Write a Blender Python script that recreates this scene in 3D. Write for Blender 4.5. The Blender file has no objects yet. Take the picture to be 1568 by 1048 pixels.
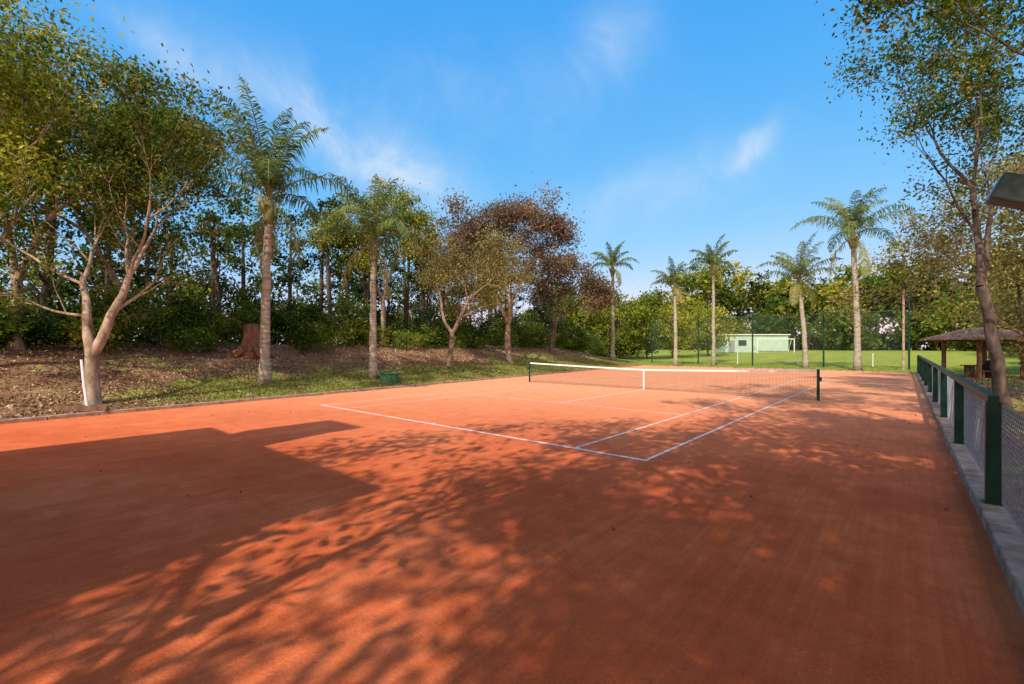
import bpy, bmesh, math, random
import numpy as np
from mathutils import Vector, Matrix
scene=bpy.context.scene
COL=scene.collection
scene.view_settings.view_transform='Standard'
scene.view_settings.look='None'
scene.view_settings.exposure=0
YAW=math.radians(40.75); CY,SY=math.cos(YAW),math.sin(YAW)
RV=np.array([CY,SY,0.]); FV=np.array([-SY,CY,0.]); UP=np.array([0,0,1.])

# ------------------------------------------------------------------ materials
def newmat(name):
    m=bpy.data.materials.new(name); m.use_nodes=True
    nt=m.node_tree; b=nt.nodes['Principled BSDF']
    b.inputs['Specular IOR Level'].default_value=0.2
    return m,nt,b
def ramp(nt,stops,interp='LINEAR'):
    r=nt.nodes.new('ShaderNodeValToRGB'); cr=r.color_ramp; cr.interpolation=interp
    while len(cr.elements)<len(stops): cr.elements.new(0.5)
    for e,(p,c) in zip(cr.elements,stops):
        e.position=p; e.color=(c[0],c[1],c[2],1)
    return r
def noise(nt,scale,detail=4,rough=.55,vec=None,dist=0):
    n=nt.nodes.new('ShaderNodeTexNoise'); n.inputs['Scale'].default_value=scale
    n.inputs['Detail'].default_value=detail; n.inputs['Roughness'].default_value=rough
    n.inputs['Distortion'].default_value=dist
    if vec is not None: nt.links.new(vec,n.inputs['Vector'])
    return n
def pos(nt):
    return nt.nodes.new('ShaderNodeNewGeometry').outputs['Position']
def mixc(nt,f,a,b,mode='MIX'):
    m=nt.nodes.new('ShaderNodeMix'); m.data_type='RGBA'; m.blend_type=mode
    if isinstance(f,(int,float)): m.inputs[0].default_value=f
    else: nt.links.new(f,m.inputs[0])
    for i,x in ((6,a),(7,b)):
        if isinstance(x,(tuple,list)): m.inputs[i].default_value=(x[0],x[1],x[2],1)
        else: nt.links.new(x,m.inputs[i])
    return m.outputs[2]
def mth(nt,op,a,b=None,c=None):
    m=nt.nodes.new('ShaderNodeMath'); m.operation=op
    for i,x in enumerate((a,b,c)):
        if x is None: continue
        if isinstance(x,(int,float)): m.inputs[i].default_value=x
        else: nt.links.new(x,m.inputs[i])
    return m.outputs[0]
def bump(nt,b,h,strength=.3,dist=.02):
    n=nt.nodes.new('ShaderNodeBump'); n.inputs['Strength'].default_value=strength
    n.inputs['Distance'].default_value=dist
    nt.links.new(h,n.inputs['Height']); nt.links.new(n.outputs[0],b.inputs['Normal'])
def mapping(nt,v,scale,rotz=0):
    mp=nt.nodes.new('ShaderNodeMapping'); mp.inputs['Scale'].default_value=scale; mp.inputs['Rotation'].default_value=(0,0,rotz)
    nt.links.new(v,mp.inputs['Vector']); return mp.outputs[0]
def simple(name,c1,c2,scale=8,rough=.8,bmp=.2,bd=.01,metal=0,stretch=None):
    m,nt,b=newmat(name)
    v=pos(nt)
    if stretch: v=mapping(nt,v,stretch)
    n=noise(nt,scale,4,.6,v)
    r=ramp(nt,[(.32,c1),(.68,c2)]); nt.links.new(n.outputs['Fac'],r.inputs[0])
    nt.links.new(r.outputs[0],b.inputs['Base Color'])
    b.inputs['Roughness'].default_value=rough; b.inputs['Metallic'].default_value=metal
    if bmp: bump(nt,b,n.outputs['Fac'],bmp,bd)
    return m
def leafmat(name,stops,trans=.35):
    m,nt,b=newmat(name)
    nt.nodes.remove(b); b=nt.nodes.new('ShaderNodeBsdfDiffuse')
    a=nt.nodes.new('ShaderNodeAttribute'); a.attribute_name='var'
    r=ramp(nt,stops); nt.links.new(a.outputs['Fac'],r.inputs[0])
    nt.links.new(r.outputs[0],b.inputs['Color'])
    t=nt.nodes.new('ShaderNodeBsdfTranslucent')
    br=mixc(nt,1.0,r.outputs[0],(1.3,1.35,.7),'MULTIPLY')
    nt.links.new(br,t.inputs['Color'])
    mx=nt.nodes.new('ShaderNodeMixShader'); mx.inputs[0].default_value=trans
    nt.links.new(b.outputs[0],mx.inputs[1]); nt.links.new(t.outputs[0],mx.inputs[2])
    nt.links.new(mx.outputs[0],nt.nodes['Material Output'].inputs['Surface'])
    return m

def clay_mat():
    m,nt,b=newmat('clay')
    P=pos(nt)
    n1=noise(nt,.30,3,.6,P); n2=noise(nt,2.6,5,.7,P); n3=noise(nt,50,3,.7,P)
    n4=noise(nt,1.0,3,.65,mapping(nt,P,(14,.35,1)))
    f=mth(nt,'ADD',mth(nt,'MULTIPLY',n1.outputs['Fac'],.38),mth(nt,'MULTIPLY',n2.outputs['Fac'],.26))
    f=mth(nt,'ADD',f,mth(nt,'MULTIPLY',n4.outputs['Fac'],.18)); f=mth(nt,'ADD',f,mth(nt,'MULTIPLY',n3.outputs['Fac'],.18))
    r=ramp(nt,[(.40,(.46,.080,.024)),(.5,(.59,.114,.035)),(.60,(.72,.180,.066))])
    nt.links.new(f,r.inputs[0])
    # paler, peachier clay blended in towards the far left of the court
    sx=nt.nodes.new('ShaderNodeSeparateXYZ'); nt.links.new(P,sx.inputs[0])
    far_pale=nt.nodes.new('ShaderNodeMapRange'); far_pale.interpolation_type='SMOOTHSTEP'
    far_pale.inputs['From Min'].default_value=5; far_pale.inputs['From Max'].default_value=25
    nt.links.new(mth(nt,'SUBTRACT',sx.outputs['Y'],mth(nt,'MULTIPLY',sx.outputs['X'],.55)),far_pale.inputs['Value'])
    dd=mth(nt,'MULTIPLY',far_pale.outputs[0],mth(nt,'ADD',mth(nt,'MULTIPLY',n2.outputs['Fac'],.9),.30))
    c=mixc(nt,dd,r.outputs[0],(.86,.385,.195))
    spk=noise(nt,150,1,.5,P); sr=ramp(nt,[(.62,(0,0,0)),(.72,(1,1,1))]); nt.links.new(spk.outputs['Fac'],sr.inputs[0])
    c=mixc(nt,mth(nt,'MULTIPLY',sr.outputs[0],.3),c,(.84,.43,.26))
    nt.links.new(c,b.inputs['Base Color']); b.inputs['Roughness'].default_value=.95
    b.inputs['Specular IOR Level'].default_value=.05
    hh=mth(nt,'ADD',mth(nt,'MULTIPLY',n3.outputs['Fac'],.8),n2.outputs['Fac'])
    bump(nt,b,hh,.5,.02)
    return m
M_clay=clay_mat()
def line_mat():
    m,nt,b=newmat('court_line_paint'); P=pos(nt)
    n=noise(nt,7,6,.75,P); r=ramp(nt,[(.36,(.64,.30,.18)),(.55,(.82,.76,.69))]); nt.links.new(n.outputs['Fac'],r.inputs[0])
    nt.links.new(r.outputs[0],b.inputs['Base Color']); return m
M_line=line_mat()
def ground_mat():
    m,nt,b=newmat('ground_soil_and_grass'); P=pos(nt)
    n1=noise(nt,.55,5,.7,P); n2=noise(nt,9,5,.7,P)
    soil=ramp(nt,[(.3,(.11,.053,.032)),(.5,(.26,.135,.08)),(.72,(.50,.33,.21))]); nt.links.new(mth(nt,'ADD',mth(nt,'MULTIPLY',n2.outputs['Fac'],.6),mth(nt,'MULTIPLY',n1.outputs['Fac'],.4)),soil.inputs[0])
    gr=ramp(nt,[(.3,(.13,.16,.026)),(.5,(.27,.31,.047)),(.7,(.44,.43,.10))]); 
    nt.links.new(mth(nt,'ADD',mth(nt,'MULTIPLY',n2.outputs['Fac'],.5),mth(nt,'MULTIPLY',n1.outputs['Fac'],.5)),gr.inputs[0])
    a=nt.nodes.new('ShaderNodeAttribute'); a.attribute_name='grass'
    f=mth(nt,'ADD',a.outputs['Fac'],mth(nt,'MULTIPLY',mth(nt,'SUBTRACT',mth(nt,'ADD',n1.outputs['Fac'],mth(nt,'MULTIPLY',n2.outputs['Fac'],.5)),.75),2.4))
    r=ramp(nt,[(.4,(0,0,0)),(.6,(1,1,1))]); nt.links.new(f,r.inputs[0])
    c=mixc(nt,r.outputs[0],soil.outputs[0],gr.outputs[0])
    nt.links.new(c,b.inputs['Base Color']); b.inputs['Roughness'].default_value=.95; b.inputs['Specular IOR Level'].default_value=.05
    bump(nt,b,n2.outputs['Fac'],.8,.1)
    return m
M_ground=ground_mat()
M_conc=simple('kerb_concrete',(.24,.13,.085),(.50,.36,.27),4,.9,.6,.02)
M_green=simple('green_paint',(.006,.030,.022),(.016,.064,.044),5,.45,.05)
M_galv=simple('galvanised_wire',(.20,.20,.22),(.38,.37,.40),20,.5,0)
M_wireg=simple('green_coated_wire',(.05,.09,.07),(.10,.15,.11),20,.5,0)
M_net=simple('net_cord',(.02,.025,.02),(.04,.05,.04),20,.8,0)
M_white=simple('white_canvas',(.70,.70,.68),(.85,.85,.83),10,.8,.05)
M_bark=simple('bark_pale',(.11,.065,.04),(.50,.37,.27),4,.9,.7,.04,stretch=(1,1,.45))
M_barkd=simple('bark_dark',(.05,.035,.028),(.18,.13,.10),6,.9,.6,.03,stretch=(1,1,.35))
M_palmb=simple('palm_bark',(.20,.165,.13),(.48,.42,.34),3,.9,.5,.02,stretch=(.6,.6,4))
M_crownshaft=simple('palm_boots',(.14,.16,.06),(.34,.30,.15),6,.8,.4)
M_wood=simple('timber',(.10,.05,.03),(.24,.13,.08),9,.8,.3,stretch=(1,1,.2))
M_roof=simple('shingle_roof',(.14,.07,.045),(.36,.22,.15),7,.9,.6,.03)
M_wallg=simple('wall_green_plaster',(.34,.47,.38),(.46,.58,.48),1.5,.9,.1)
M_house=simple('wall_cream_plaster',(.60,.52,.42),(.70,.62,.52),1.5,.9,.1)
M_grey=simple('roof_grey',(.2,.2,.2),(.3,.3,.3),4,.8,.1)
M_glass=simple('window_glass',(.03,.05,.06),(.05,.07,.08),2,.1,0)
M_skin=simple('skin',(.45,.24,.16),(.52,.30,.21),9,.6,0)
M_cloth=simple('dark_cloth',(.015,.018,.03),(.03,.035,.05),9,.9,.1)
M_hair=simple('hair',(.01,.008,.006),(.03,.02,.015),20,.7,.2)
M_steel=simple('weathered_steel',(.04,.065,.06),(.16,.21,.21),6,.4,.1,metal=.2)
L_olive=leafmat('leaf_olive',[(0,(.016,.038,.008)),(.35,(.055,.095,.016)),(.7,(.13,.165,.028)),(.88,(.28,.24,.045)),(1,(.44,.27,.06))])
L_yellow=leafmat('leaf_yellow',[(0,(.035,.06,.010)),(.4,(.15,.18,.026)),(.75,(.36,.34,.045)),(1,(.60,.49,.09))])
L_tan=leafmat('leaf_tan',[(0,(.06,.07,.02)),(.4,(.18,.165,.05)),(.75,(.35,.27,.11)),(1,(.50,.38,.18))])
L_red=leafmat('leaf_red_brown',[(0,(.045,.05,.025)),(.4,(.13,.10,.07)),(.75,(.27,.17,.14)),(1,(.42,.29,.22))])
L_dark=leafmat('leaf_dark',[(0,(.008,.020,.008)),(.5,(.036,.064,.018)),(.82,(.11,.15,.028)),(1,(.28,.27,.045))],.3)
L_palm=leafmat('leaf_palm',[(0,(.045,.08,.025)),(.5,(.12,.17,.055)),(.85,(.25,.28,.09)),(1,(.40,.34,.14))],.35)
L_mid=leafmat('leaf_mid_green',[(0,(.028,.052,.012)),(.5,(.10,.15,.024)),(.85,(.24,.26,.04)),(1,(.40,.36,.06))])
L_litter=leafmat('leaf_litter',[(0,(.09,.045,.025)),(.5,(.28,.16,.09)),(.85,(.50,.34,.21)),(1,(.66,.52,.37))],.1)
L_grass=leafmat('grass_blade',[(0,(.09,.13,.02)),(.5,(.21,.27,.04)),(1,(.42,.42,.11))],.3)

# ------------------------------------------------------------------ mesh helpers
def obj_from(name,V,F,mat,parent=None,smooth=False,var=None):
    me=bpy.data.meshes.new(name)
    V=np.asarray(V,dtype=np.float32)
    if isinstance(F,np.ndarray):
        n,k=F.shape
        me.vertices.add(len(V)); me.vertices.foreach_set('co',V.ravel())
        me.loops.add(n*k); me.loops.foreach_set('vertex_index',F.astype(np.int32).ravel())
        me.polygons.add(n); me.polygons.foreach_set('loop_start',np.arange(0,n*k,k,dtype=np.int32))
        me.update(calc_edges=True)
    else:
        me.from_pydata([tuple(map(float,v)) for v in V],[],F)
    if smooth: me.polygons.foreach_set('use_smooth',[True]*len(me.polygons))
    if var is not None:
        at=me.attributes.new('var','FLOAT','POINT'); at.data.foreach_set('value',np.asarray(var,dtype=np.float32))
    me.materials.append(mat)
    o=bpy.data.objects.new(name,me); COL.objects.link(o)
    if parent is not None: o.parent=parent
    return o
def empty(name,loc=(0,0,0)):
    e=bpy.data.objects.new(name,None); COL.objects.link(e); e.location=(0,0,0); e.empty_display_size=.3
    return e
class MB:
    def __init__(s): s.V=[]; s.F=[]
    def box(s,c,size,rot=None,axes=None):
        c=np.array(c,float); h=np.array(size,float)/2
        A=np.eye(3) if axes is None else np.array(axes,float)
        if rot is not None:
            a=rot; A=np.array([[math.cos(a),math.sin(a),0],[-math.sin(a),math.cos(a),0],[0,0,1]])
        i=len(s.V)
        for z in (-1,1):
            for x,y in ((-1,-1),(1,-1),(1,1),(-1,1)):
                s.V.append(c+A[0]*h[0]*x+A[1]*h[1]*y+A[2]*h[2]*z)
        for f in ((0,3,2,1),(4,5,6,7),(0,1,5,4),(1,2,6,5),(2,3,7,6),(3,0,4,7)): s.F.append(tuple(i+k for k in f))
    def tube(s,pts,rad,n=7,cap=True):
        pts=[np.array(p,float) for p in pts]; i0=len(s.V)
        prev=None
        for k,p in enumerate(pts):
            d=pts[min(k+1,len(pts)-1)]-pts[max(k-1,0)]; d=d/(np.linalg.norm(d)+1e-9)
            if prev is None:
                a=np.cross(d,[0,0,1.]) if abs(d[2])<.9 else np.cross(d,[0,1.,0])
            else: a=prev-d*np.dot(prev,d)
            a=a/(np.linalg.norm(a)+1e-9); prev=a; b=np.cross(d,a)
            for j in range(n):
                t=2*math.pi*j/n; s.V.append(p+rad[k]*(a*math.cos(t)+b*math.sin(t)))
        for k in range(len(pts)-1):
            for j in range(n):
                j2=(j+1)%n; q=i0+k*n
                s.F.append((q+j,q+j2,q+n+j2,q+n+j))
        if cap:
            s.F.append(tuple(i0+j for j in reversed(range(n)))); s.F.append(tuple(i0+(len(pts)-1)*n+j for j in range(n)))
    def make(s,name,mat,parent=None,smooth=False,bevel=0):
        o=obj_from(name,s.V,s.F,mat,parent,smooth)
        if bevel:
            m=o.modifiers.new('bevel','BEVEL'); m.width=bevel; m.segments=2; m.limit_method='ANGLE'
        return o
def leaf_quads(rng,C,size,aspect=.5,upbias=.5,axis=None):
    n=len(C); C=np.asarray(C,float)
    size=np.broadcast_to(size,(n,))*rng.uniform(.6,1.3,n)
    a=rng.normal(size=(n,3)); 
    if axis is not None: a=a*.5+np.asarray(axis)
    a/=np.linalg.norm(a,axis=1)[:,None]
    nn=rng.normal(size=(n,3)); nn[:,2]+=upbias
    b=np.cross(nn,a); b/=(np.linalg.norm(b,axis=1)[:,None]+1e-9)
    L=a*(size/2)[:,None]; W=b*(size*aspect/2)[:,None]
    V=np.empty((n,4,3)); V[:,0]=C-L; V[:,1]=C+W; V[:,2]=C+L; V[:,3]=C-W
    F=np.arange(n*4).reshape(n,4)
    return V.reshape(-1,3),F
def sstep(a,b,x):
    t=np.clip((x-a)/(b-a),0,1); return t*t*(3-2*t)
def kerb_u(v): return -16.5-.085*np.clip(v,-15,60)
def zt(u,v):
    u=np.asarray(u,float); v=np.asarray(v,float)
    s=kerb_u(v)-u
    bank=2.0*(.12*sstep(0.,2.5,s)+.88*sstep(1.0,10.5,s))*(1-sstep(38,60,v))
    rise=1.3*sstep(48,100,v)
    return np.maximum(bank,0)+rise

# ------------------------------------------------------------------ ground
us=np.unique(np.concatenate([np.array([-900,-500,-300,-200,-130,-90,-70]),np.arange(-60,30,.6),np.array([30,45,70,110,180,300,500,900])]))
vs=np.unique(np.concatenate([np.array([-600,-300,-150,-80,-50,-30]),np.arange(-20,60,.6),np.arange(60,130,2.5),np.array([130,180,300,500,900,1400])]))
U,Vv=np.meshgrid(us,vs); rngg=np.random.default_rng(5)
Z=zt(U,Vv)
inside=(U>kerb_u(Vv)-.2)&(U<1.1)&(Vv>-14)&(Vv<43.6)
Z=Z+np.where(inside,-.01,rngg.normal(0,.02,Z.shape)*((np.abs(U)<60)&(Vv<60)))
Gv=np.stack([U,Vv,Z],-1).reshape(-1,3)
nu,nv=len(us),len(vs)
ii=np.arange(nu*nv).reshape(nv,nu)
GF=np.stack([ii[:-1,:-1],ii[:-1,1:],ii[1:,1:],ii[1:,:-1]],-1).reshape(-1,4)
def grassf(u,v):
    s=kerb_u(v)-u
    g=.20+.66*np.exp(-((s-2.0)/2.3)**2)*sstep(2,6,v)
    g=np.maximum(g,.7*np.exp(-((v-33)/11)**2)*(s>0)*np.exp(-((s-3)/5)**2))
    g=np.maximum(g,1.6*sstep(42,45,v)*(u>-24)); g=np.maximum(g,1.6*sstep(46,56,v))
    g=np.where(u>.7,np.maximum(.4,g),g)
    return g
g=grassf(U,Vv).reshape(-1)
og=obj_from('ground',Gv,GF,M_ground,smooth=True)
at=og.data.attributes.new('grass','FLOAT','POINT'); at.data.foreach_set('value',g.astype(np.float32))

cv=[-13,43.0]
V=[];F=[]
for v in cv: V+= [(float(kerb_u(v))+.06,v,.006),(.62,v,.006)]
F=[(0,1,3,2)]
clay=obj_from('clay_court_surface',V,F,M_clay)

def strip_box(mb,p0,p1,w,h,z0=-.05,seg=3.0,gap=.012,jit=.006,seed=1):
    r=random.Random(seed)
    p0=np.array(p0,float);p1=np.array(p1,float); L=np.linalg.norm(p1-p0); d=(p1-p0)/L; n=int(L/seg); s=L/n
    ang=math.atan2(d[1],d[0])
    for i in range(n):
        c=p0+d*s*(i+.5)
        mb.box((c[0]+r.uniform(-jit,jit),c[1]+r.uniform(-jit,jit),z0+(h-z0)/2+r.uniform(-jit,jit)),(s-gap,w,h-z0),rot=ang)
mb=MB(); strip_box(mb,(kerb_u(-13),-13),(kerb_u(43.2),43.2),.16,.10,seg=1.0,seed=2); mb.make('concrete_kerb',M_conc,bevel=.012)
mb=MB(); strip_box(mb,(.72,-13),(.72,43.2),.22,.13,seg=1.0,seed=3,jit=.01); mb.make('concrete_kerb',M_conc,bevel=.015)
mb=MB(); strip_box(mb,(float(kerb_u(43))-.1,43.1),(.9,43.1),.16,.09,seg=1.5,seed=4); mb.make('concrete_kerb',M_conc,bevel=.012)

X1,Y0=-3.17,7.01; X0=X1-10.97; YN=Y0+11.885; YF=Y0+23.77
mb=MB()
def line(x0,y0,x1,y1,z=.011):
    i=len(mb.V); mb.V+= [(x0,y0,z),(x1,y0,z),(x1,y1,z),(x0,y1,z)]; mb.F.append((i,i+1,i+2,i+3))
w=.06
for (xa) in (X0,X1-w): line(xa,Y0+.08,xa+w,YF-.08)
for (xa) in (X0+1.37,X1-1.37-w): line(xa,Y0+.08,xa+w,YF-.08)
line(X0,Y0,X1,Y0+.08); line(X0,YF-.08,X1,YF)
for yy in (YN-6.4,YN+6.4):
    line(X0+1.37+w,yy-w/2,X1-1.37-w,yy+w/2)
xc=(X0+X1)/2
line(xc-w/2,YN-6.4+w/2,xc+w/2,YN+6.4-w/2)
line(xc-w/2,Y0+.08,xc+w/2,Y0+.2)
mb.make('court_lines',M_line)

# net
net=empty('tennis_net')
xl,xr=X0-.91,X1+.91
mbp=MB()
for x in (xl,xr):
    mbp.tube([(x,YN,0),(x,YN,1.07),(x,YN,1.10)],[.045,.045,.03],10)
    mbp.box((x+(.07 if x==xr else -.07),YN,.75),(.06,.08,.14))
    mbp.tube([(x+(.1 if x==xr else -.1),YN,.75),(x+(.1 if x==xr else -.1),YN-.13,.82)],[.01,.01],6)
mbp.make('posts',M_green,net)
def topz(x):
    t=abs(x-xc)/(xr-xc); return .90+.155*t**1.25
mbn=MB()
def ribbon(mbx,a,b,wv):
    a=np.array(a,float);b=np.array(b,float);wv=np.array(wv,float)/2
    i=len(mbx.V); mbx.V+= [a-wv,a+wv,b+wv,b-wv]; mbx.F.append((i,i+1,i+2,i+3))
nx=280
for i in range(nx+1):
    x=xl+.05+(xr-xl-.1)*i/nx; ribbon(mbn,(x,YN,.03),(x,YN,topz(x)-.05),(.005,0,0))
for j in range(21):
    for i in range(24):
        xa=xl+.05+(xr-xl-.1)*i/24; xb=xl+.05+(xr-xl-.1)*(i+1)/24
        fa=.03+(topz(xa)-.09)*j/20; fb=.03+(topz(xb)-.09)*j/20
        ribbon(mbn,(xa,YN+.002,fa),(xb,YN+.002,fb),(0,0,.005))
mbn.make('netting',M_net,net)
mbt=MB()
for i in range(24):
    xa=xl+.04+(xr-xl-.08)*i/24; xb=xl+.04+(xr-xl-.08)*(i+1)/24
    for yy in (YN-.012,YN+.012): ribbon(mbt,(xa,yy,topz(xa)-.03),(xb,yy,topz(xb)-.03),(0,0,.065))
    ribbon(mbt,(xa,YN,topz(xa)+.0026),(xb,YN,topz(xb)+.0026),(0,.024,0))
mbt.make('top_band',M_white,net)
mb=MB(); mb.box((xc,YN,.46),(.06,.035,.90)); mb.make('centre_strap',M_white,net,bevel=.005)

# low green fence along right side
fence=empty('chain_link_fence')
mb=MB()
pv=[-5.2,-1.05,3.1,7.26,11.4,15.5,19.6,23.7,27.8,31.9,36.0,40.1,43.0]
for v in pv:
    mb.box((.74,v,.13+.56),(.12,.12,1.12+.02))
    mb.box((.74,v,.14),(.16,.16,.02))
mb.box((.74,(7.2+43)/2,1.285),(.09,43-7.2,.085))
mb.make('posts_and_rail',M_green,fence,bevel=.008)
def chain(mb,x,y0,y1,z0,z1,p,wd,axis='y',cells=2):
    """diamond mesh: zig-zag wires broken into short straight pieces"""
    nz=int(round((z1-z0)/p)); p2=(z1-z0)/nz; ny=int((y1-y0)/p2)
    st=cells
    for s in (0,1):
        for i in range(-nz,ny):
            for k in range(0,nz,st):
                k2=min(k+st,nz)
                ya=y0+(i+k)*p2; yb=y0+(i+k2)*p2
                if ya<y0-1e-6 or yb>y1+1e-6: continue
                za=z0+k*p2; zb=z0+k2*p2
                if s: za,zb=z1-k*p2,z1-k2*p2
                h=wd*.7
                if axis=='y':
                    ribbon(mb,(x+.004*s,ya,za),(x+.004*s,yb,zb),(0,h,h*(-1 if s==0 else 1)))
                    ribbon(mb,(x+.004*s,ya,za),(x+.004*s,yb,zb),(wd,0,0))
                else:
                    ribbon(mb,(ya,x+.004*s,za),(yb,x+.004*s,zb),(h,0,h*(-1 if s==0 else 1)))
mb=MB(); mb.tube([(.80,-5,1.24),(.80,20,1.24),(.80,43,1.24)],[.004]*3,4); mb.tube([(.80,-5,.18),(.80,20,.18),(.80,43,.18)],[.004]*3,4)
chain(mb,.803,1.5,43,.15,1.24,.09,.0055)
mb.make('wire_mesh',M_galv,fence)

bf=empty('tall_wire_fence')
mb=MB()
for u,h in ((-22,5.2),(-16.8,5.2),(-11.5,5.4),(-5.6,5.2),(.3,6.6)):
    zz=float(zt(u,50.2)); mb.tube([(u,50.2,zz),(u,50.2,zz+h)],[.075,.065],8)
mb.make('poles',M_green,bf)
mb=MB(); chain(mb,50.25,-22,.3,.1,4.9,.2,.010,'x',2); mb.tube([(-22,50.2,4.95),(-11,50.2,4.93),(.3,50.2,4.95)],[.02]*3,5)
mb.make('wire_mesh',M_wireg,bf)
mb=MB(); mb.tube([(-.05,49.4,0),(-.05,49.4,6.4),(-.05,49.4,6.5)],[.09,.08,.07],9); mb.box((-.05,49.4,.05),(.25,.25,.1)); mb.box((-.05,49.4,6.52),(.18,.18,.05)); mb.make('concrete_post',M_conc)
mb=MB()
for (u,v) in ((-13.6,53),(-8.5,56),(-2.2,53.5)):
    z=float(zt(u,v)); mb.tube([(u,v,z),(u,v,z+1.2),(u,v,z+1.25)],[.05,.05,.03],8)
mb.make('lawn_marker_posts',M_white)

# ------------------------------------------------------------------ trees
def grow(rng,branches,tips,p,d,L,r,level,spread,up,jit):
    n=4; pts=[p]; rad=[r]; dd=d.copy()
    for i in range(n):
        dd=dd+rng.normal(0,jit,3)+np.array([0,0,up*.25]); dd/=np.linalg.norm(dd)
        pts.append(pts[-1]+dd*L/n); rad.append(r*(1-.42*(i+1)/n))
    branches.append((pts,rad,level))
    if level<=2: tips.append((pts[2],.6)); 
    if level==0:
        tips.append((pts[-1],1.)); return
    kids=rng.choice([2,3],p=[.55,.45])
    az=rng.uniform(0,2*math.pi)
    a=np.cross(dd,[0,0,1.]); 
    if np.linalg.norm(a)<.1: a=np.array([1.,0,0])
    a/=np.linalg.norm(a); b=np.cross(dd,a)
    for k in range(kids):
        t=az+2*math.pi*k/kids+rng.normal(0,.3); ang=spread*rng.uniform(.6,1.2)
        nd=dd*math.cos(ang)+(a*math.cos(t)+b*math.sin(t))*math.sin(ang)
        grow(rng,branches,tips,pts[-1],nd,L*rng.uniform(.62,.86),rad[-1]*(.86 if k==0 else .66),level-1,spread,up,jit)
    if level>=2 and rng.random()<.8:
        t=rng.uniform(0,6.28); ang=spread*1.5
        nd=dd*math.cos(ang)+(a*math.cos(t)+b*math.sin(t))*math.sin(ang)
        grow(rng,branches,tips,pts[2],nd,L*.6,rad[2]*.5,level-2,spread,up,jit)
def make_tree(name,seed,base,forks,trunk,r0,levels,lm,bark,nleaf,lsize,sig,spread=.5,up=.15,jit=.12,prune=None,tipfrac=1.):
    """forks: (side, away, up, length) in the view-aligned frame; trunk: same for the bole"""
    rng=np.random.default_rng(seed); br=[];tips=[]
    bx=np.array([base[0],base[1],float(zt(*base[:2]))-.1])
    def vec(s,a,u): 
        x=RV*s+FV*a+UP*u; return x/np.linalg.norm(x)
    e=empty(name)
    d=vec(*trunk[:3]); L=trunk[3]; pts=[bx]; rad=[r0*1.35]
    for i in range(5):
        dd=d+rng.normal(0,.06,3); dd/=np.linalg.norm(dd)
        pts.append(pts[-1]+dd*L/5); rad.append(r0*(1-.05*i))
    br.append((pts,rad,9))
    for f in forks:
        rr=r0*(.72 if len(forks)<3 else .62)*(f[4] if len(f)>4 else 1)
        grow(rng,br,tips,pts[-1],vec(*f[:3]),f[3],rr,levels,spread,up,jit)
    tp=np.array([t[0] for t in tips]); wt=np.array([t[1] for t in tips])
    if prune:
        br=[b for b in br if b[2]==9 or not prune(b[0][-1])]
        k=np.array([not prune(t) for t in tp]); tp=tp[k]; wt=wt[k]
    mb=MB()
    for p,r,l in br:
        mb.tube(p,[max(x,.008) for x in r],8 if l>=levels else (6 if l>1 else 4),cap=False)
    mb.make('trunk_and_limbs',bark,e,smooth=True)
    keep=rng.random(len(tp))<tipfrac; tp=tp[keep]; wt=wt[keep]
    idx=rng.choice(len(tp),nleaf,p=wt/wt.sum())
    tv=rng.uniform(0,1,len(tp))
    C=tp[idx]+rng.normal(0,1,(nleaf,3))*np.array([1,1,.75])*sig*rng.uniform(.35,1.1,len(tp))[idx][:,None]
    V,F=leaf_quads(rng,C,lsize,.5)
    var=np.clip(.55*tv[idx]+.45*rng.uniform(0,1,nleaf)+rng.normal(0,.08,nleaf),0,1)
    obj_from('leaves',V,F,lm,e,var=np.repeat(var,4))
    return e
# left bank trees
make_tree('forked_tree',11,(-18.2,2.1),[(-.42,.1,1,2.6,1),(.5,-.05,1,2.7,1.05)],(-.05,0,1,1.5),.20,5,L_olive,M_bark,30000,.13,.36,spread=.42,up=.10)
make_tree('broadleaf_tree',12,(-22.5,-.6),[(-.3,.1,1,3.0),(.35,0,1,3.2),(0,.4,1,2.8)],(0,0,1,2.5),.2,4,L_yellow,M_bark,24000,.14,.55,spread=.45)
make_tree('broadleaf_tree',13,(-22.3,19.7),[(-.5,.1,1,2.2),(.35,0,1,2.3),(.8,.2,1,2.0)],(.05,0,1,2.2),.19,4,L_tan,M_bark,18000,.16,.5,spread=.5,up=.05)
make_tree('red_leaved_tree',14,(-23.0,26.4),[(-.35,0,1,2.9),(.35,.1,1,3.2),(.1,-.3,1,3.0)],(-.05,0,1,3.0),.26,4,L_red,M_bark,34000,.20,.6,spread=.46,up=.12)
make_tree('broadleaf_tree',15,(-25.8,35.8),[(-.3,0,1,2.4),(.5,.1,1,2.4)],(.1,0,1,2.6),.25,4,L_red,M_barkd,17000,.24,.65,spread=.5)
make_tree('broadleaf_tree',18,(-25.0,0.8),[(-.4,0,1,2.8),(.4,.1,1,3.0)],(0,0,1,2.6),.2,4,L_olive,M_bark,20000,.16,.55,spread=.45,up=.15)
make_tree('broadleaf_tree',19,(-27.5,4.2),[(-.4,0,1,2.8),(.3,.1,1,2.8)],(0,0,1,2.6),.2,4,L_olive,M_bark,18000,.17,.6,spread=.45,up=.15)
make_tree('broadleaf_tree',20,(-29.5,19.5),[(-.4,0,1,2.6),(.3,.1,1,2.8)],(0,0,1,3.4),.2,4,L_yellow,M_bark,14000,.2,.6,spread=.42,up=.2)
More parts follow.
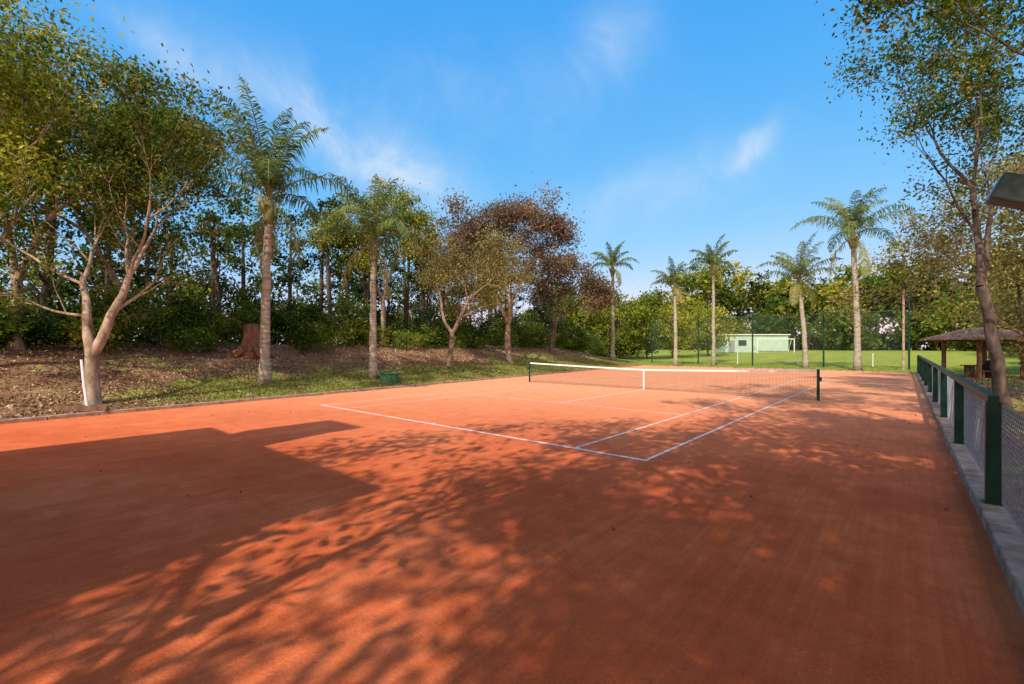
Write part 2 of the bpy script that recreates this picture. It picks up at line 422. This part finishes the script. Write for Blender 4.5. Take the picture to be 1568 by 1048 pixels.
# right trees
make_tree('leaning_tree',21,(2.3,20.2),[(-.10,0,1,3.3,1),(.5,.1,1,2.6,.8)],(-.20,0,1,3.9),.16,4,L_olive,M_barkd,16000,.13,.40,spread=.32,up=.3)
make_tree('bare_twig_tree',22,(5.2,31),[(-.9,0,1,3.0),(.3,.1,1,3.2),(-.2,.3,1,3)],(-.1,0,1,1.6),.18,5,L_tan,M_bark,24000,.15,.55,spread=.55,up=.05)
make_tree('broadleaf_tree',23,(4.8,15.8),[(-.35,.1,1,3.0),(.2,0,1,3.0)],(-.05,0,1,4.2),.2,4,L_olive,M_barkd,18000,.12,.42,spread=.42,up=.15)
make_tree('broadleaf_tree',24,(8.5,36),[(-.5,0,1,3.2),(.4,.1,1,3.2)],(-.05,0,1,3),.22,4,L_tan,M_bark,20000,.22,.7,spread=.5,up=.1)
make_tree('broadleaf_tree',25,(6.2,24.5),[(-.5,0,1,2.7),(.3,.1,1,2.8)],(-.05,0,1,2.2),.2,4,L_tan,M_bark,18000,.17,.55,spread=.5,up=.1)

# shade trees behind/beside the photographer (kept pruned back from the court)
def pr(p):
    d=float(np.dot(p,FV)); r=float(np.dot(p,RV))
    return d>.3 and (p[2]-1.85)<.85*d+.9 and r<1.35*d+.9
make_tree('shade_tree',31,(-1.2,-7.0),[(-.6,.2,1,3.0),(.6,.1,1,3.0),(0,.7,1,3),(-.1,-.6,1,3)],(0,0,1,3.2),.22,4,L_olive,M_bark,14000,.19,.34,spread=.5,prune=pr)
make_tree('shade_tree',32,(4.3,-3.0),[(-.7,.2,1,3.0),(.5,.1,1,3.0),(0,.7,1,3),(0,-.6,1,3)],(0,0,1,3.6),.28,4,L_olive,M_bark,25000,.21,.5,spread=.5,prune=pr)
make_tree('shade_tree',33,(4.6,2.6),[(-.8,.1,1,3.0),(.4,.1,1,3.0),(-.3,-.6,1,3)],(0,0,1,4.2),.28,4,L_olive,M_bark,19000,.20,.48,spread=.5,prune=pr)
make_tree('shade_tree',34,(2.5,-9.0),[(-.7,.3,1,3.2),(.5,.1,1,3.0),(0,.7,1,3)],(0,0,1,4.2),.28,4,L_olive,M_bark,15000,.21,.48,spread=.5,prune=pr)
make_tree('shade_tree',35,(3.6,6.2),[(-1.0,.2,1,3.2),(-.6,.6,1,3.2),(.3,.1,1,2.8)],(-.05,0,1,5.4),.26,4,L_olive,M_bark,19000,.20,.45,spread=.5,prune=pr)

# palms
def make_palm(seed,base,th,r,flen,nf,lean=(0,0),nl=56,lw=.029):
    rng=np.random.default_rng(seed); e=empty('queen_palm')
    b=np.array([base[0],base[1],float(zt(*base))-.05])
    pts=[];rad=[]
    for i in range(13):
        t=i/12; pts.append(b+np.array([lean[0]*t*t,lean[1]*t*t,th*t])+rng.normal(0,.015,3)); rad.append(r*(1.35-.35*min(1,t*6)-.28*t)*(1+.03*math.sin(i*2.1)))
    mb=MB(); mb.tube(pts,rad,10); mb.make('trunk',M_palmb,e,smooth=True)
    top=pts[-1]
    mb=MB(); mb.tube([top-UP*.6,top-UP*.2,top+UP*.35,top+UP*.7],[r*.8,r*1.25,r*1.05,r*.3],8)
    for k in range(10):
        a=rng.uniform(0,6.28); o=np.array([math.cos(a),math.sin(a),0])
        mb.tube([top-UP*.4+o*r*.6,top+UP*.1+o*r*1.6,top+UP*.5+o*r*2.6],[.05,.05,.02],4)
    mb.make('crownshaft',M_crownshaft,e,smooth=True)
    mr=MB(); LV=[];LF=[];VA=[];cnt=0
    for k in range(nf):
        az=k*2.39996+rng.normal(0,.15); q=(k+.3)/nf
        el=math.radians(88-60*q+rng.normal(0,5)); L=flen*rng.uniform(.85,1.1)
        if q>.88: el=math.radians(rng.uniform(-50,-10)); L*=.75
        h=np.array([math.cos(az),math.sin(az),0]); side=np.array([-math.sin(az),math.cos(az),0])
        p=top+UP*.4; rp=[p]; n=14; a=el; curl=rng.uniform(.85,1.35)*(.6+.65*q)
        twist=rng.normal(0,.25)
        for i in range(n):
            a-=curl*(math.pi*.62)/n*(.3+1.5*(i/n)**1.5); a=max(a,-1.4)
            p=p+(h*math.cos(a)+UP*math.sin(a)+side*twist*.15)*L/n; rp.append(p)
        mr.tube(rp,[.032*(1-.9*i/n)+.004 for i in range(n+1)],4,cap=False)
        base_var=rng.uniform(.1,.6)+(.4 if q>.88 else 0)
        m=nl
        for j in range(m):
            t=.14+.86*j/m; x=t*n; i=min(int(x),n-1); f=x-i
            pp=rp[i]*(1-f)+rp[i+1]*f; dd=rp[i+1]-rp[i]; dd/=np.linalg.norm(dd)
            ll=flen*.17*(math.sin(math.pi*min(1,(t*.9+.12)))**.6)*rng.uniform(.75,1.15)
            nrm=np.cross(side,dd)
            for sg in (-1,1):
                o=side*sg*rng.uniform(.55,1.)+dd*rng.uniform(.3,.7)+nrm*rng.normal(.0,.3)-UP*.15
                o/=np.linalg.norm(o)
                m1=pp+o*ll*.5; o2=o*.6-UP*.75; o2/=np.linalg.norm(o2); m2=m1+o2*ll*.6
                wv=np.cross(o,nrm+rng.normal(0,.3,3)); wv/=np.linalg.norm(wv)+1e-9; wv=wv*lw
                LV+= [pp-wv*.5,pp+wv*.5,m1+wv,m1-wv,m2+wv*.2,m2-wv*.2]
                LF+= [(cnt,cnt+1,cnt+2,cnt+3),(cnt+3,cnt+2,cnt+4,cnt+5)]
                vv=min(1,max(0,base_var+rng.uniform(0,.4))); VA+= [vv]*6; cnt+=6
    mr.make('frond_ribs',M_crownshaft,e)
    obj_from('fronds',LV,np.array(LF),L_palm,e,var=VA)
    return e
make_palm(1,(-19.8,7.5),7.1,.20,4.5,18,(.2,.1))
make_palm(2,(-19.8,12.5),6.3,.19,3.9,17,(-.1,.1))
make_palm(3,(-23.5,43.7),9.6,.2,3.2,14)
make_palm(4,(-17.1,44.6),7.6,.19,3.2,14,(-.1,0))
make_palm(5,(-14.8,48.8),9.8,.18,3.4,14)
make_palm(6,(-6.8,48.6),7.6,.22,4.3,17,(-.5,0))
make_palm(7,(-2.8,45.3),10.4,.24,5.0,19,(-.3,0))

def crown_pts(rng,c,rad,ncl,nper,sig):
    d=rng.normal(size=(ncl,3)); d/=np.linalg.norm(d,axis=1)[:,None]
    rr=rng.uniform(.35,1,ncl)**.6
    cc=np.array(c)+d*rr[:,None]*np.array(rad)
    cs=sig*rng.uniform(.5,1.3,ncl); cvv=rng.uniform(0,1,ncl)
    P=(cc[:,None,:]+rng.normal(size=(ncl,nper,3))*cs[:,None,None]*np.array([1,1,.7])).reshape(-1,3)
    va=np.clip(np.repeat(cvv,nper)*.6+rng.uniform(0,.4,ncl*nper),0,1)
    return P,va
def mass(name,seed,crowns,mat,lsize,ncl,nper,sig,bark=M_barkd,trunk=True,aspect=.55,nb=5):
    rng=np.random.default_rng(seed); e=empty(name); Ps=[];Vs=[]; mb=MB()
    for (u,v,z0,z1,r) in crowns:
        g0=float(zt(u,v)); c=(u,v,g0+(z0+z1)/2)
        P,va=crown_pts(rng,c,(r,r,(z1-z0)/2),ncl,nper,sig); Ps.append(P);
        Vs.append(np.clip(va+rng.uniform(-.3,.3),0,1))
        if trunk:
            h=g0+z0+(z1-z0)*.75; l=rng.normal(0,.4,2)
            tr=.009*(z1)+.04
            mb.tube([(u,v,g0-.1),(u+l[0]*.5,v+l[1]*.5,(g0+h)/2),(u+l[0],v+l[1],h)],[tr*1.2,tr,tr*.4],6)
            for q in range(nb):
                a=rng.uniform(0,6.28); zz=g0+z0*rng.uniform(.5,1.1); 
                mb.tube([(u+l[0]*.4,v+l[1]*.4,zz),(u+math.cos(a)*r*.4,v+math.sin(a)*r*.4,zz+r*.5),(u+math.cos(a)*r*.8,v+math.sin(a)*r*.8,zz+r*.9)],[tr*.4,tr*.3,tr*.1],4)
    P=np.concatenate(Ps);va=np.concatenate(Vs)
    V,F=leaf_quads(rng,P,lsize,aspect)
    obj_from('foliage',V,F,mat,e,var=np.repeat(va,4))
    if trunk: mb.make('trunks',bark,e,smooth=True)
    return e
R=random.Random(3)
cr=[]
for i in range(66):
    v=-14+i*1.3+R.uniform(-.5,.5); u=float(kerb_u(v))-R.uniform(12.5,22)
    top=R.uniform(8.5,12.5)+(3 if v<4 else 0); cr.append((u,v,R.uniform(3.5,6),top,R.uniform(1.1,2.0)))
mass('pine_grove',41,cr,L_dark,.24,20,70,.36,bark=M_barkd)
cr=[]
for i in range(26):
    v=-18+i*4+R.uniform(-.8,.8); u=float(kerb_u(v))-R.uniform(22,32)
    cr.append((u,v,R.uniform(.5,2),R.uniform(6,9),R.uniform(2.2,3.2)))
mass('woodland',42,cr,L_dark,.42,24,60,.65)
cr=[]
for i in range(34):
    v=-40+i*4.2; u=-54-R.uniform(0,8)
    cr.append((u,v,-.5,R.uniform(3.5,6),3.2))
mass('woodland',50,cr,L_dark,.7,24,45,.8,trunk=False)
cr=[]
for i in range(70):
    v=-12+i*1.1+R.uniform(-.5,.5); u=float(kerb_u(v))-R.uniform(8.8,13)
    h=R.choice((R.uniform(1.4,2.4),R.uniform(2.4,4.4)))*(1 if v<45 else .7); cr.append((u,v,.0,h,R.uniform(.9,1.8)))
mass('shrub_hedge',43,cr,L_dark,.18,19,75,.34,trunk=False)
cr=[]
for i in range(28):
    v=-8+i*2.1+R.uniform(-.7,.7); u=float(kerb_u(v))-R.uniform(7.6,9.5)
    cr.append((u,v,.0,R.uniform(.8,3.0),R.uniform(.7,1.5)))
mass('shrub_hedge',44,cr,L_mid,.16,14,80,.30,trunk=False)
cr=[(-30,57,1,9,3),(-27,60,1,8.5,3),(-33,60,1,10,3),(-25,64,1,7.5,2.8),(-36,58,2,10,3),(-22,70,1,8,3)]
mass('acacia_trees',45,cr,L_yellow,.38,40,80,.7)
# distant tree line: mixed heights and species
cr=[]
for i in range(34):
    a=-78+i*3.5+R.uniform(-1.5,1.5); v=112+R.uniform(-8,14)
    cr.append((a,v,R.uniform(3,7),R.uniform(13,23),R.uniform(3,5)))
mass('distant_trees',46,cr,L_yellow,.8,30,48,1.1)
cr=[]
for i in range(22):
    a=-76+i*5.2+R.uniform(-2,2); v=110+R.uniform(-6,14)
    cr.append((a,v,R.uniform(2,5),R.uniform(12,22),R.uniform(2.5,4)))
mass('distant_trees',52,cr,L_dark,.8,28,45,1.0)
cr=[]
for i in range(16):
    cr.append((-64+i*6+R.uniform(-2,2),102+R.uniform(-6,5),0,R.uniform(6,13),R.uniform(3,4.5)))
mass('distant_trees',47,cr,L_mid,.75,32,50,1.0)
cr=[]
for i in range(46):
    cr.append((-80+i*2.7,118+R.uniform(-3,3),-.5,R.uniform(3,5),2.4))
mass('distant_trees',51,cr,L_dark,.8,16,36,.8,trunk=False)
cr=[]
for i in range(20):
    v=44+i*3.2+R.uniform(-1,1); u=4+R.uniform(2,9)+i*.25
    cr.append((u,v,1.5,R.uniform(6,12),R.uniform(2.2,3.4)))
mass('woodland',48,cr,L_tan,.36,30,70,.65)
cr=[]
for i in range(26):
    v=14+i*1.9; u=8+R.uniform(0,6)+i*.15
    cr.append((u,v,.0,R.uniform(2.,5.5),R.uniform(1.5,2.3)))
mass('shrub_hedge',49,cr,L_tan,.24,20,70,.45,trunk=False)

rng=np.random.default_rng(77)
n=52000; v=rng.uniform(-6,45,n); s=np.abs(rng.normal(0,5,n))+.1; u=kerb_u(v)-s
z=zt(u,v)+.03
V,F=leaf_quads(rng,np.stack([u,v,z],-1),.10,.6,upbias=4,axis=None)
obj_from('leaf_litter',V,F,L_litter,var=np.repeat(rng.uniform(0,1,n),4))
n=3000; u=rng.uniform(1.0,8,n); v=rng.uniform(2,44,n)
V,F=leaf_quads(rng,np.stack([u,v,zt(u,v)+.03],-1),.10,.6,upbias=4)
obj_from('leaf_litter',V,F,L_litter,var=np.repeat(rng.uniform(0,1,n),4))
n=90000; v=rng.uniform(-2,56,n); u=np.where(v<43.3,kerb_u(v)-.1-np.abs(rng.normal(0,3,n)),rng.uniform(-24,6,n))
gk=grassf(u,v)+rng.normal(0,.2,n)>.5; u=u[gk];v=v[gk];n=len(u)
C=np.stack([u,v,zt(u,v)+.03],-1); V,F=leaf_quads(rng,C,.13,.16,upbias=0,axis=(0,0,1.2))
obj_from('grass_tufts',V,F,L_grass,var=np.repeat(rng.uniform(0,1,n),4))
n=320; u=rng.uniform(-16,0.4,n); v=rng.uniform(1,30,n)
V,F=leaf_quads(rng,np.stack([u,v,np.full(n,.02)],-1),.05,.6,upbias=6)
obj_from('fallen_leaves',V,F,L_litter,var=np.repeat(rng.uniform(0,.6,n),4))

# ------------------------------------------------------------------ small things on the bank
e=empty('utility_box')
b=(-19.0,12.9); z=float(zt(*b)); mb=MB(); mb.box((b[0],b[1],z+.2),(.75,.45,.42),rot=YAW); mb.box((b[0],b[1],z+.43),(.82,.52,.05),rot=YAW); mb.make('case_and_lid',simple('green_plastic',(.03,.12,.06),(.05,.16,.09),4,.5,.05),e,bevel=.015)
e=empty('drag_brush')
mb=MB(); c=np.array([-17.2,1.75]); mb.box((c[0],c[1],.2),(1.5,.1,.07),rot=YAW); mb.box((c[0],c[1],.13),(1.48,.14,.07),rot=YAW); mb.make('brush_head',M_wood,e)
mb=MB(); mb.tube([(-17.45,1.92,.05),(-17.62,1.86,.75),(-17.78,1.82,1.5)],[.032,.032,.032],7); mb.make('handle',M_white,e)
e=empty('tree_stump'); b=np.array([-24.3,8.6]); z=float(zt(*b)); mb=MB()
mb.tube([(b[0],b[1],z-.2),(b[0],b[1],z+.25),(b[0]+.05,b[1],z+.8),(b[0],b[1],z+1.5)],[.85,.55,.4,.34],12)
for a in range(6):
    t=a*1.05; mb.tube([(b[0]+math.cos(t)*.3,b[1]+math.sin(t)*.3,z+.4),(b[0]+math.cos(t)*1.0,b[1]+math.sin(t)*1.0,z-.05)],[.2,.08],6)
mb.make('stump_wood',simple('red_wood',(.12,.05,.025),(.32,.15,.08),5,.9,.6,.04,stretch=(1,1,.3)),e,smooth=True)

# ------------------------------------------------------------------ shed with football goal
sh=empty('green_shed'); c=np.array([-18.6,84.0]); zb=float(zt(*c))
def P3(s,a,z): q=c+RV[:2]*s+FV[:2]*a; return (q[0],q[1],z)
mb=MB(); mb.box(P3(0,2.5,zb+1.45),(10.5,5,2.9),rot=YAW); mb.make('walls',M_wallg,sh)
mb=MB(); mb.box(P3(0,2.5,zb+2.98),(11.0,5.5,.14),rot=YAW); mb.make('roof_slab',M_white,sh)
mb=MB(); mb.box(P3(-4.2,-.03,zb+1.0),(1.0,.06,2.0),rot=YAW); mb.make('door',M_grey,sh)
mb=MB(); mb.box(P3(-2.4,-.03,zb+1.6),(1.3,.06,.9),rot=YAW); mb.make('window',M_glass,sh)
gl=empty('football_goal'); mb=MB(); 
for s in (-1.0,5.0): mb.tube([P3(s,-2,zb-.1),P3(s,-2,zb+2.2)],[.07,.07],8)
mb.tube([P3(-1.0,-2,zb+2.2),P3(5.0,-2,zb+2.2)],[.07,.07],8)
for s in (-1.0,5.0): mb.tube([P3(s,-2,zb+2.2),P3(s,-1.2,zb+2.1),P3(s,-.3,zb-.1)],[.04,.04,.04],6)
mb.make('goal_frame',M_white,gl)
# ------------------------------------------------------------------ pavilion
pv_=empty('shingle_pavilion'); c=np.array([3.6,40.0]); 
def Q(s,a,z): q=c+RV[:2]*s+FV[:2]*a; return (q[0],q[1],z)
mb=MB()
for s in (-1.3,1.3):
    for a in (-1.1,1.1): mb.tube([Q(s,a,0),Q(s+.02,a,1.2),Q(s,a,2.3)],[.13,.11,.12],8)
for a in (-1.1,1.1): mb.box(Q(0,a,2.3),(3.4,.14,.16),rot=YAW)
mb.make('posts_and_beams',M_wood,pv_,smooth=False)
V=[Q(-2.1,-1.9,2.30),Q(2.1,-1.9,2.30),Q(2.1,1.9,2.30),Q(-2.1,1.9,2.30),Q(-.7,0,2.95),Q(.7,0,2.95),
   Q(-2.1,-1.9,2.40),Q(2.1,-1.9,2.40),Q(2.1,1.9,2.40),Q(-2.1,1.9,2.40),Q(-.7,0,3.08),Q(.7,0,3.08)]
F=[(0,4,5,1),(1,5,2),(2,5,4,3),(3,4,0),(6,7,11,10),(7,8,11),(8,9,10,11),(9,6,10),(0,1,7,6),(1,2,8,7),(2,3,9,8),(3,0,6,9)]
obj_from('roof',V,F,M_roof,pv_)
tb=empty('picnic_table'); mb=MB(); mb.box(Q(-.3,-.1,.75),(1.5,.8,.06),rot=YAW)
for s in (-.85,.25): mb.box(Q(s,-.1,.36),(.1,.6,.72),rot=YAW)
mb.box(Q(-.3,-.85,.45),(1.5,.28,.05),rot=YAW)
for s in (-.85,.25): mb.box(Q(s,-.85,.21),(.08,.22,.42),rot=YAW)
mb.make('top_and_benches',M_wood,tb)
pe=empty('seated_person')
def skin(name,verts,edges,rads,mat,root=0):
    me=bpy.data.meshes.new(name); me.from_pydata([Q(*p) for p in verts],edges,[]); o=bpy.data.objects.new(name,me); COL.objects.link(o); o.parent=pe
    m=o.modifiers.new('skin','SKIN'); m.use_smooth_shade=True
    for i,r in enumerate(rads):
        me.skin_vertices[0].data[i].radius=(r,r); me.skin_vertices[0].data[i].use_root=(i==root)
    s=o.modifiers.new('sub','SUBSURF'); s.levels=1; s.render_levels=1; me.materials.append(mat); return o
a0=-.85
skin('body',[(-.3,a0,.55),(-.3,a0+.03,.78),(-.3,a0+.08,1.0),(-.3,a0+.1,1.12),
 (-.42,a0+.05,.56),(-.43,a0+.45,.55),(-.43,a0+.45,.1),(-.18,a0+.05,.56),(-.17,a0+.45,.55),(-.17,a0+.45,.1),
 (-.49,a0+.08,1.02),(-.55,a0+.15,.78),(-.45,a0+.42,.80),(-.11,a0+.08,1.02),(-.05,a0+.15,.78),(-.15,a0+.42,.80)],
 [(0,1),(1,2),(2,3),(0,4),(4,5),(5,6),(0,7),(7,8),(8,9),(2,10),(10,11),(11,12),(2,13),(13,14),(14,15)],
 [.16,.14,.15,.06,.1,.07,.045,.1,.07,.045,.065,.045,.035,.065,.045,.035],M_cloth)
skin('head',[(-.3,a0+.1,1.12),(-.3,a0+.12,1.2),(-.3,a0+.14,1.3)],[(0,1),(1,2)],[.05,.085,.095],M_skin)
skin('hair',[(-.3,a0+.09,1.28),(-.3,a0+.11,1.36)],[(0,1)],[.09,.09],M_hair)

fl=empty('floodlight_pole')
mb=MB(); mb.tube([(1.05,4.35,0),(1.05,4.35,2.7),(1.05,4.35,3.3)],[.06,.06,.055],10)
tip=np.array([.445,4.33,2.90]); root=np.array([1.05,4.37,2.62]); ax=root-tip; Lx=np.linalg.norm(ax); ax/=Lx
sd=np.cross(UP,ax); sd/=np.linalg.norm(sd); u2=np.cross(ax,sd)
mb.make('pole',M_green,fl)
mb=MB(); mb.box((tip+root)/2,(Lx,.17,.17),axes=(ax,sd,u2)); mb.make('lamp_housing',M_steel,fl,bevel=.012)

cl=empty('clubhouse')
u0,u1,vf,vb=-10.4,-3.4,-4.15,-12.0
mb=MB(); mb.box(((u0+u1)/2,(vf+vb)/2,3.4),(u1-u0-.3,vf-vb-.3,6.8)); mb.box((-8.0,vf-1.0,7.9),(1.4,1.7,2.2)); mb.make('walls',M_house,cl)
mb=MB(); mb.box(((u0+u1)/2,(vf+vb)/2,6.92),(u1-u0,vf-vb,.2)); mb.box((-7.98,vf-.95,9.08),(1.6,1.9,.16)); mb.make('roof_slabs',M_grey,cl)
mb=MB()
for x in (-9.3,-7.5,-5.6):
    for z in (1.5,4.6): mb.box((x,vf-.13,z),(1.2,.08,1.4))
mb.make('windows',M_glass,cl)

# ------------------------------------------------------------------ sun and sky
EL=math.radians(42)
sh_dir=np.array([-.225,.974]); sd3=Vector((-sh_dir[0]*math.cos(EL),-sh_dir[1]*math.cos(EL),math.sin(EL)))
sun=bpy.data.lights.new('sun','SUN'); sun.energy=5.0; sun.angle=math.radians(.55); sun.color=(1,.92,.80)
so=bpy.data.objects.new('sun',sun); COL.objects.link(so); so.rotation_euler=sd3.to_track_quat('Z','Y').to_euler()
w=bpy.data.worlds.new('World'); scene.world=w; w.use_nodes=True; nt=w.node_tree
bg=nt.nodes['Background']; SK=.15; bg.inputs['Strength'].default_value=SK
sky=nt.nodes.new('ShaderNodeTexSky'); sky.sky_type='NISHITA'; sky.sun_disc=False
sky.sun_elevation=EL; sky.sun_rotation=math.atan2(sd3.x,sd3.y); sky.air_density=1.0; sky.dust_density=.6; sky.ozone_density=2.0
sp=nt.nodes.new('ShaderNodeSeparateColor'); nt.links.new(sky.outputs[0],sp.inputs[0])
def chn(o,k,g): # k*(c*SK)^g / SK : photographic tone curve of the sky
    return mth(nt,'MULTIPLY',mth(nt,'POWER',mth(nt,'MAXIMUM',mth(nt,'MULTIPLY',o,SK),.0001),g),k/SK)
cb=nt.nodes.new('ShaderNodeCombineColor')
nt.links.new(chn(sp.outputs[0],1.2,1.4),cb.inputs[0]); nt.links.new(chn(sp.outputs[1],.83,.50),cb.inputs[1]); nt.links.new(chn(sp.outputs[2],1.03,.13),cb.inputs[2])
tc=nt.nodes.new('ShaderNodeTexCoord'); D=tc.outputs['Generated']
def pdir(x,y): 
    d=RV*(x-784)/697.2+FV+UP*(532.3-y)/697.2; return d/np.linalg.norm(d)
def dot(vec):
    n=nt.nodes.new('ShaderNodeVectorMath'); n.operation='DOT_PRODUCT'; nt.links.new(D,n.inputs[0]); n.inputs[1].default_value=tuple(vec); return n.outputs['Value']
total=None
cn=noise(nt,3.0,4,.62,D,dist=.4); cn2=noise(nt,8.0,4,.65,D,dist=.8)
for (x1,y1,x2,y2,wd,st) in ((380,120,640,280,.055,.36),(915,30,960,100,.07,.24),(1135,250,1180,210,.022,.42),(880,330,1130,260,.06,.22),(200,30,350,140,.03,.28),(560,250,700,300,.06,.28),(560,150,900,160,.09,.10)):
    a,b=pdir(x1,y1),pdir(x2,y2); cdir=(a+b); cdir/=np.linalg.norm(cdir); t=b-a; hl=np.linalg.norm(t)/2; t/=2*hl; nn=np.cross(cdir,t)
    q=mth(nt,'MULTIPLY',mth(nt,'ADD',dot(nn),mth(nt,'MULTIPLY',mth(nt,'SUBTRACT',cn.outputs['Fac'],.5),.16)),1/wd)
    p_=mth(nt,'MULTIPLY',dot(t),1/(hl*1.3))
    s=mth(nt,'ADD',mth(nt,'MULTIPLY',q,q),mth(nt,'MULTIPLY',p_,p_))
    g_=mth(nt,'MULTIPLY',mth(nt,'EXPONENT',mth(nt,'MULTIPLY',s,-1)),st)
    g_=mth(nt,'MULTIPLY',g_,mth(nt,'GREATER_THAN',dot(cdir),0))
    total=g_ if total is None else mth(nt,'ADD',total,g_)
tex=nt.nodes.new('ShaderNodeMapRange'); tex.inputs['From Min'].default_value=.35; tex.inputs['From Max'].default_value=.65; nt.links.new(cn2.outputs['Fac'],tex.inputs['Value'])
total=mth(nt,'MULTIPLY',total,mth(nt,'ADD',mth(nt,'MULTIPLY',tex.outputs[0],.8),.4))
mc=mixc(nt,total,cb.outputs[0],(.88/SK,.93/SK,.97/SK))
# unseen warm bright patch added to the sky behind camera to fill shade
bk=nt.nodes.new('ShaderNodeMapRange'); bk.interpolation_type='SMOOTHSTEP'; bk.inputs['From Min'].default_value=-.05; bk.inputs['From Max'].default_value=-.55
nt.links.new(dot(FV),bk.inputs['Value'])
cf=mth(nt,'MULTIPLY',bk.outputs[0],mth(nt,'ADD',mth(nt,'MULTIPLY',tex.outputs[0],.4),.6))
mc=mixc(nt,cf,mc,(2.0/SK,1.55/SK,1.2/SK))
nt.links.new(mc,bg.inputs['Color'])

cd=bpy.data.cameras.new('camera'); cd.sensor_width=36; cd.lens=697.2/1568*36; cd.shift_y=8.3/1568; cd.clip_start=.05; cd.clip_end=3000
co=bpy.data.objects.new('camera',cd); COL.objects.link(co); co.location=(0,0,1.852); co.rotation_euler=(math.radians(90),0,YAW)
scene.camera=co
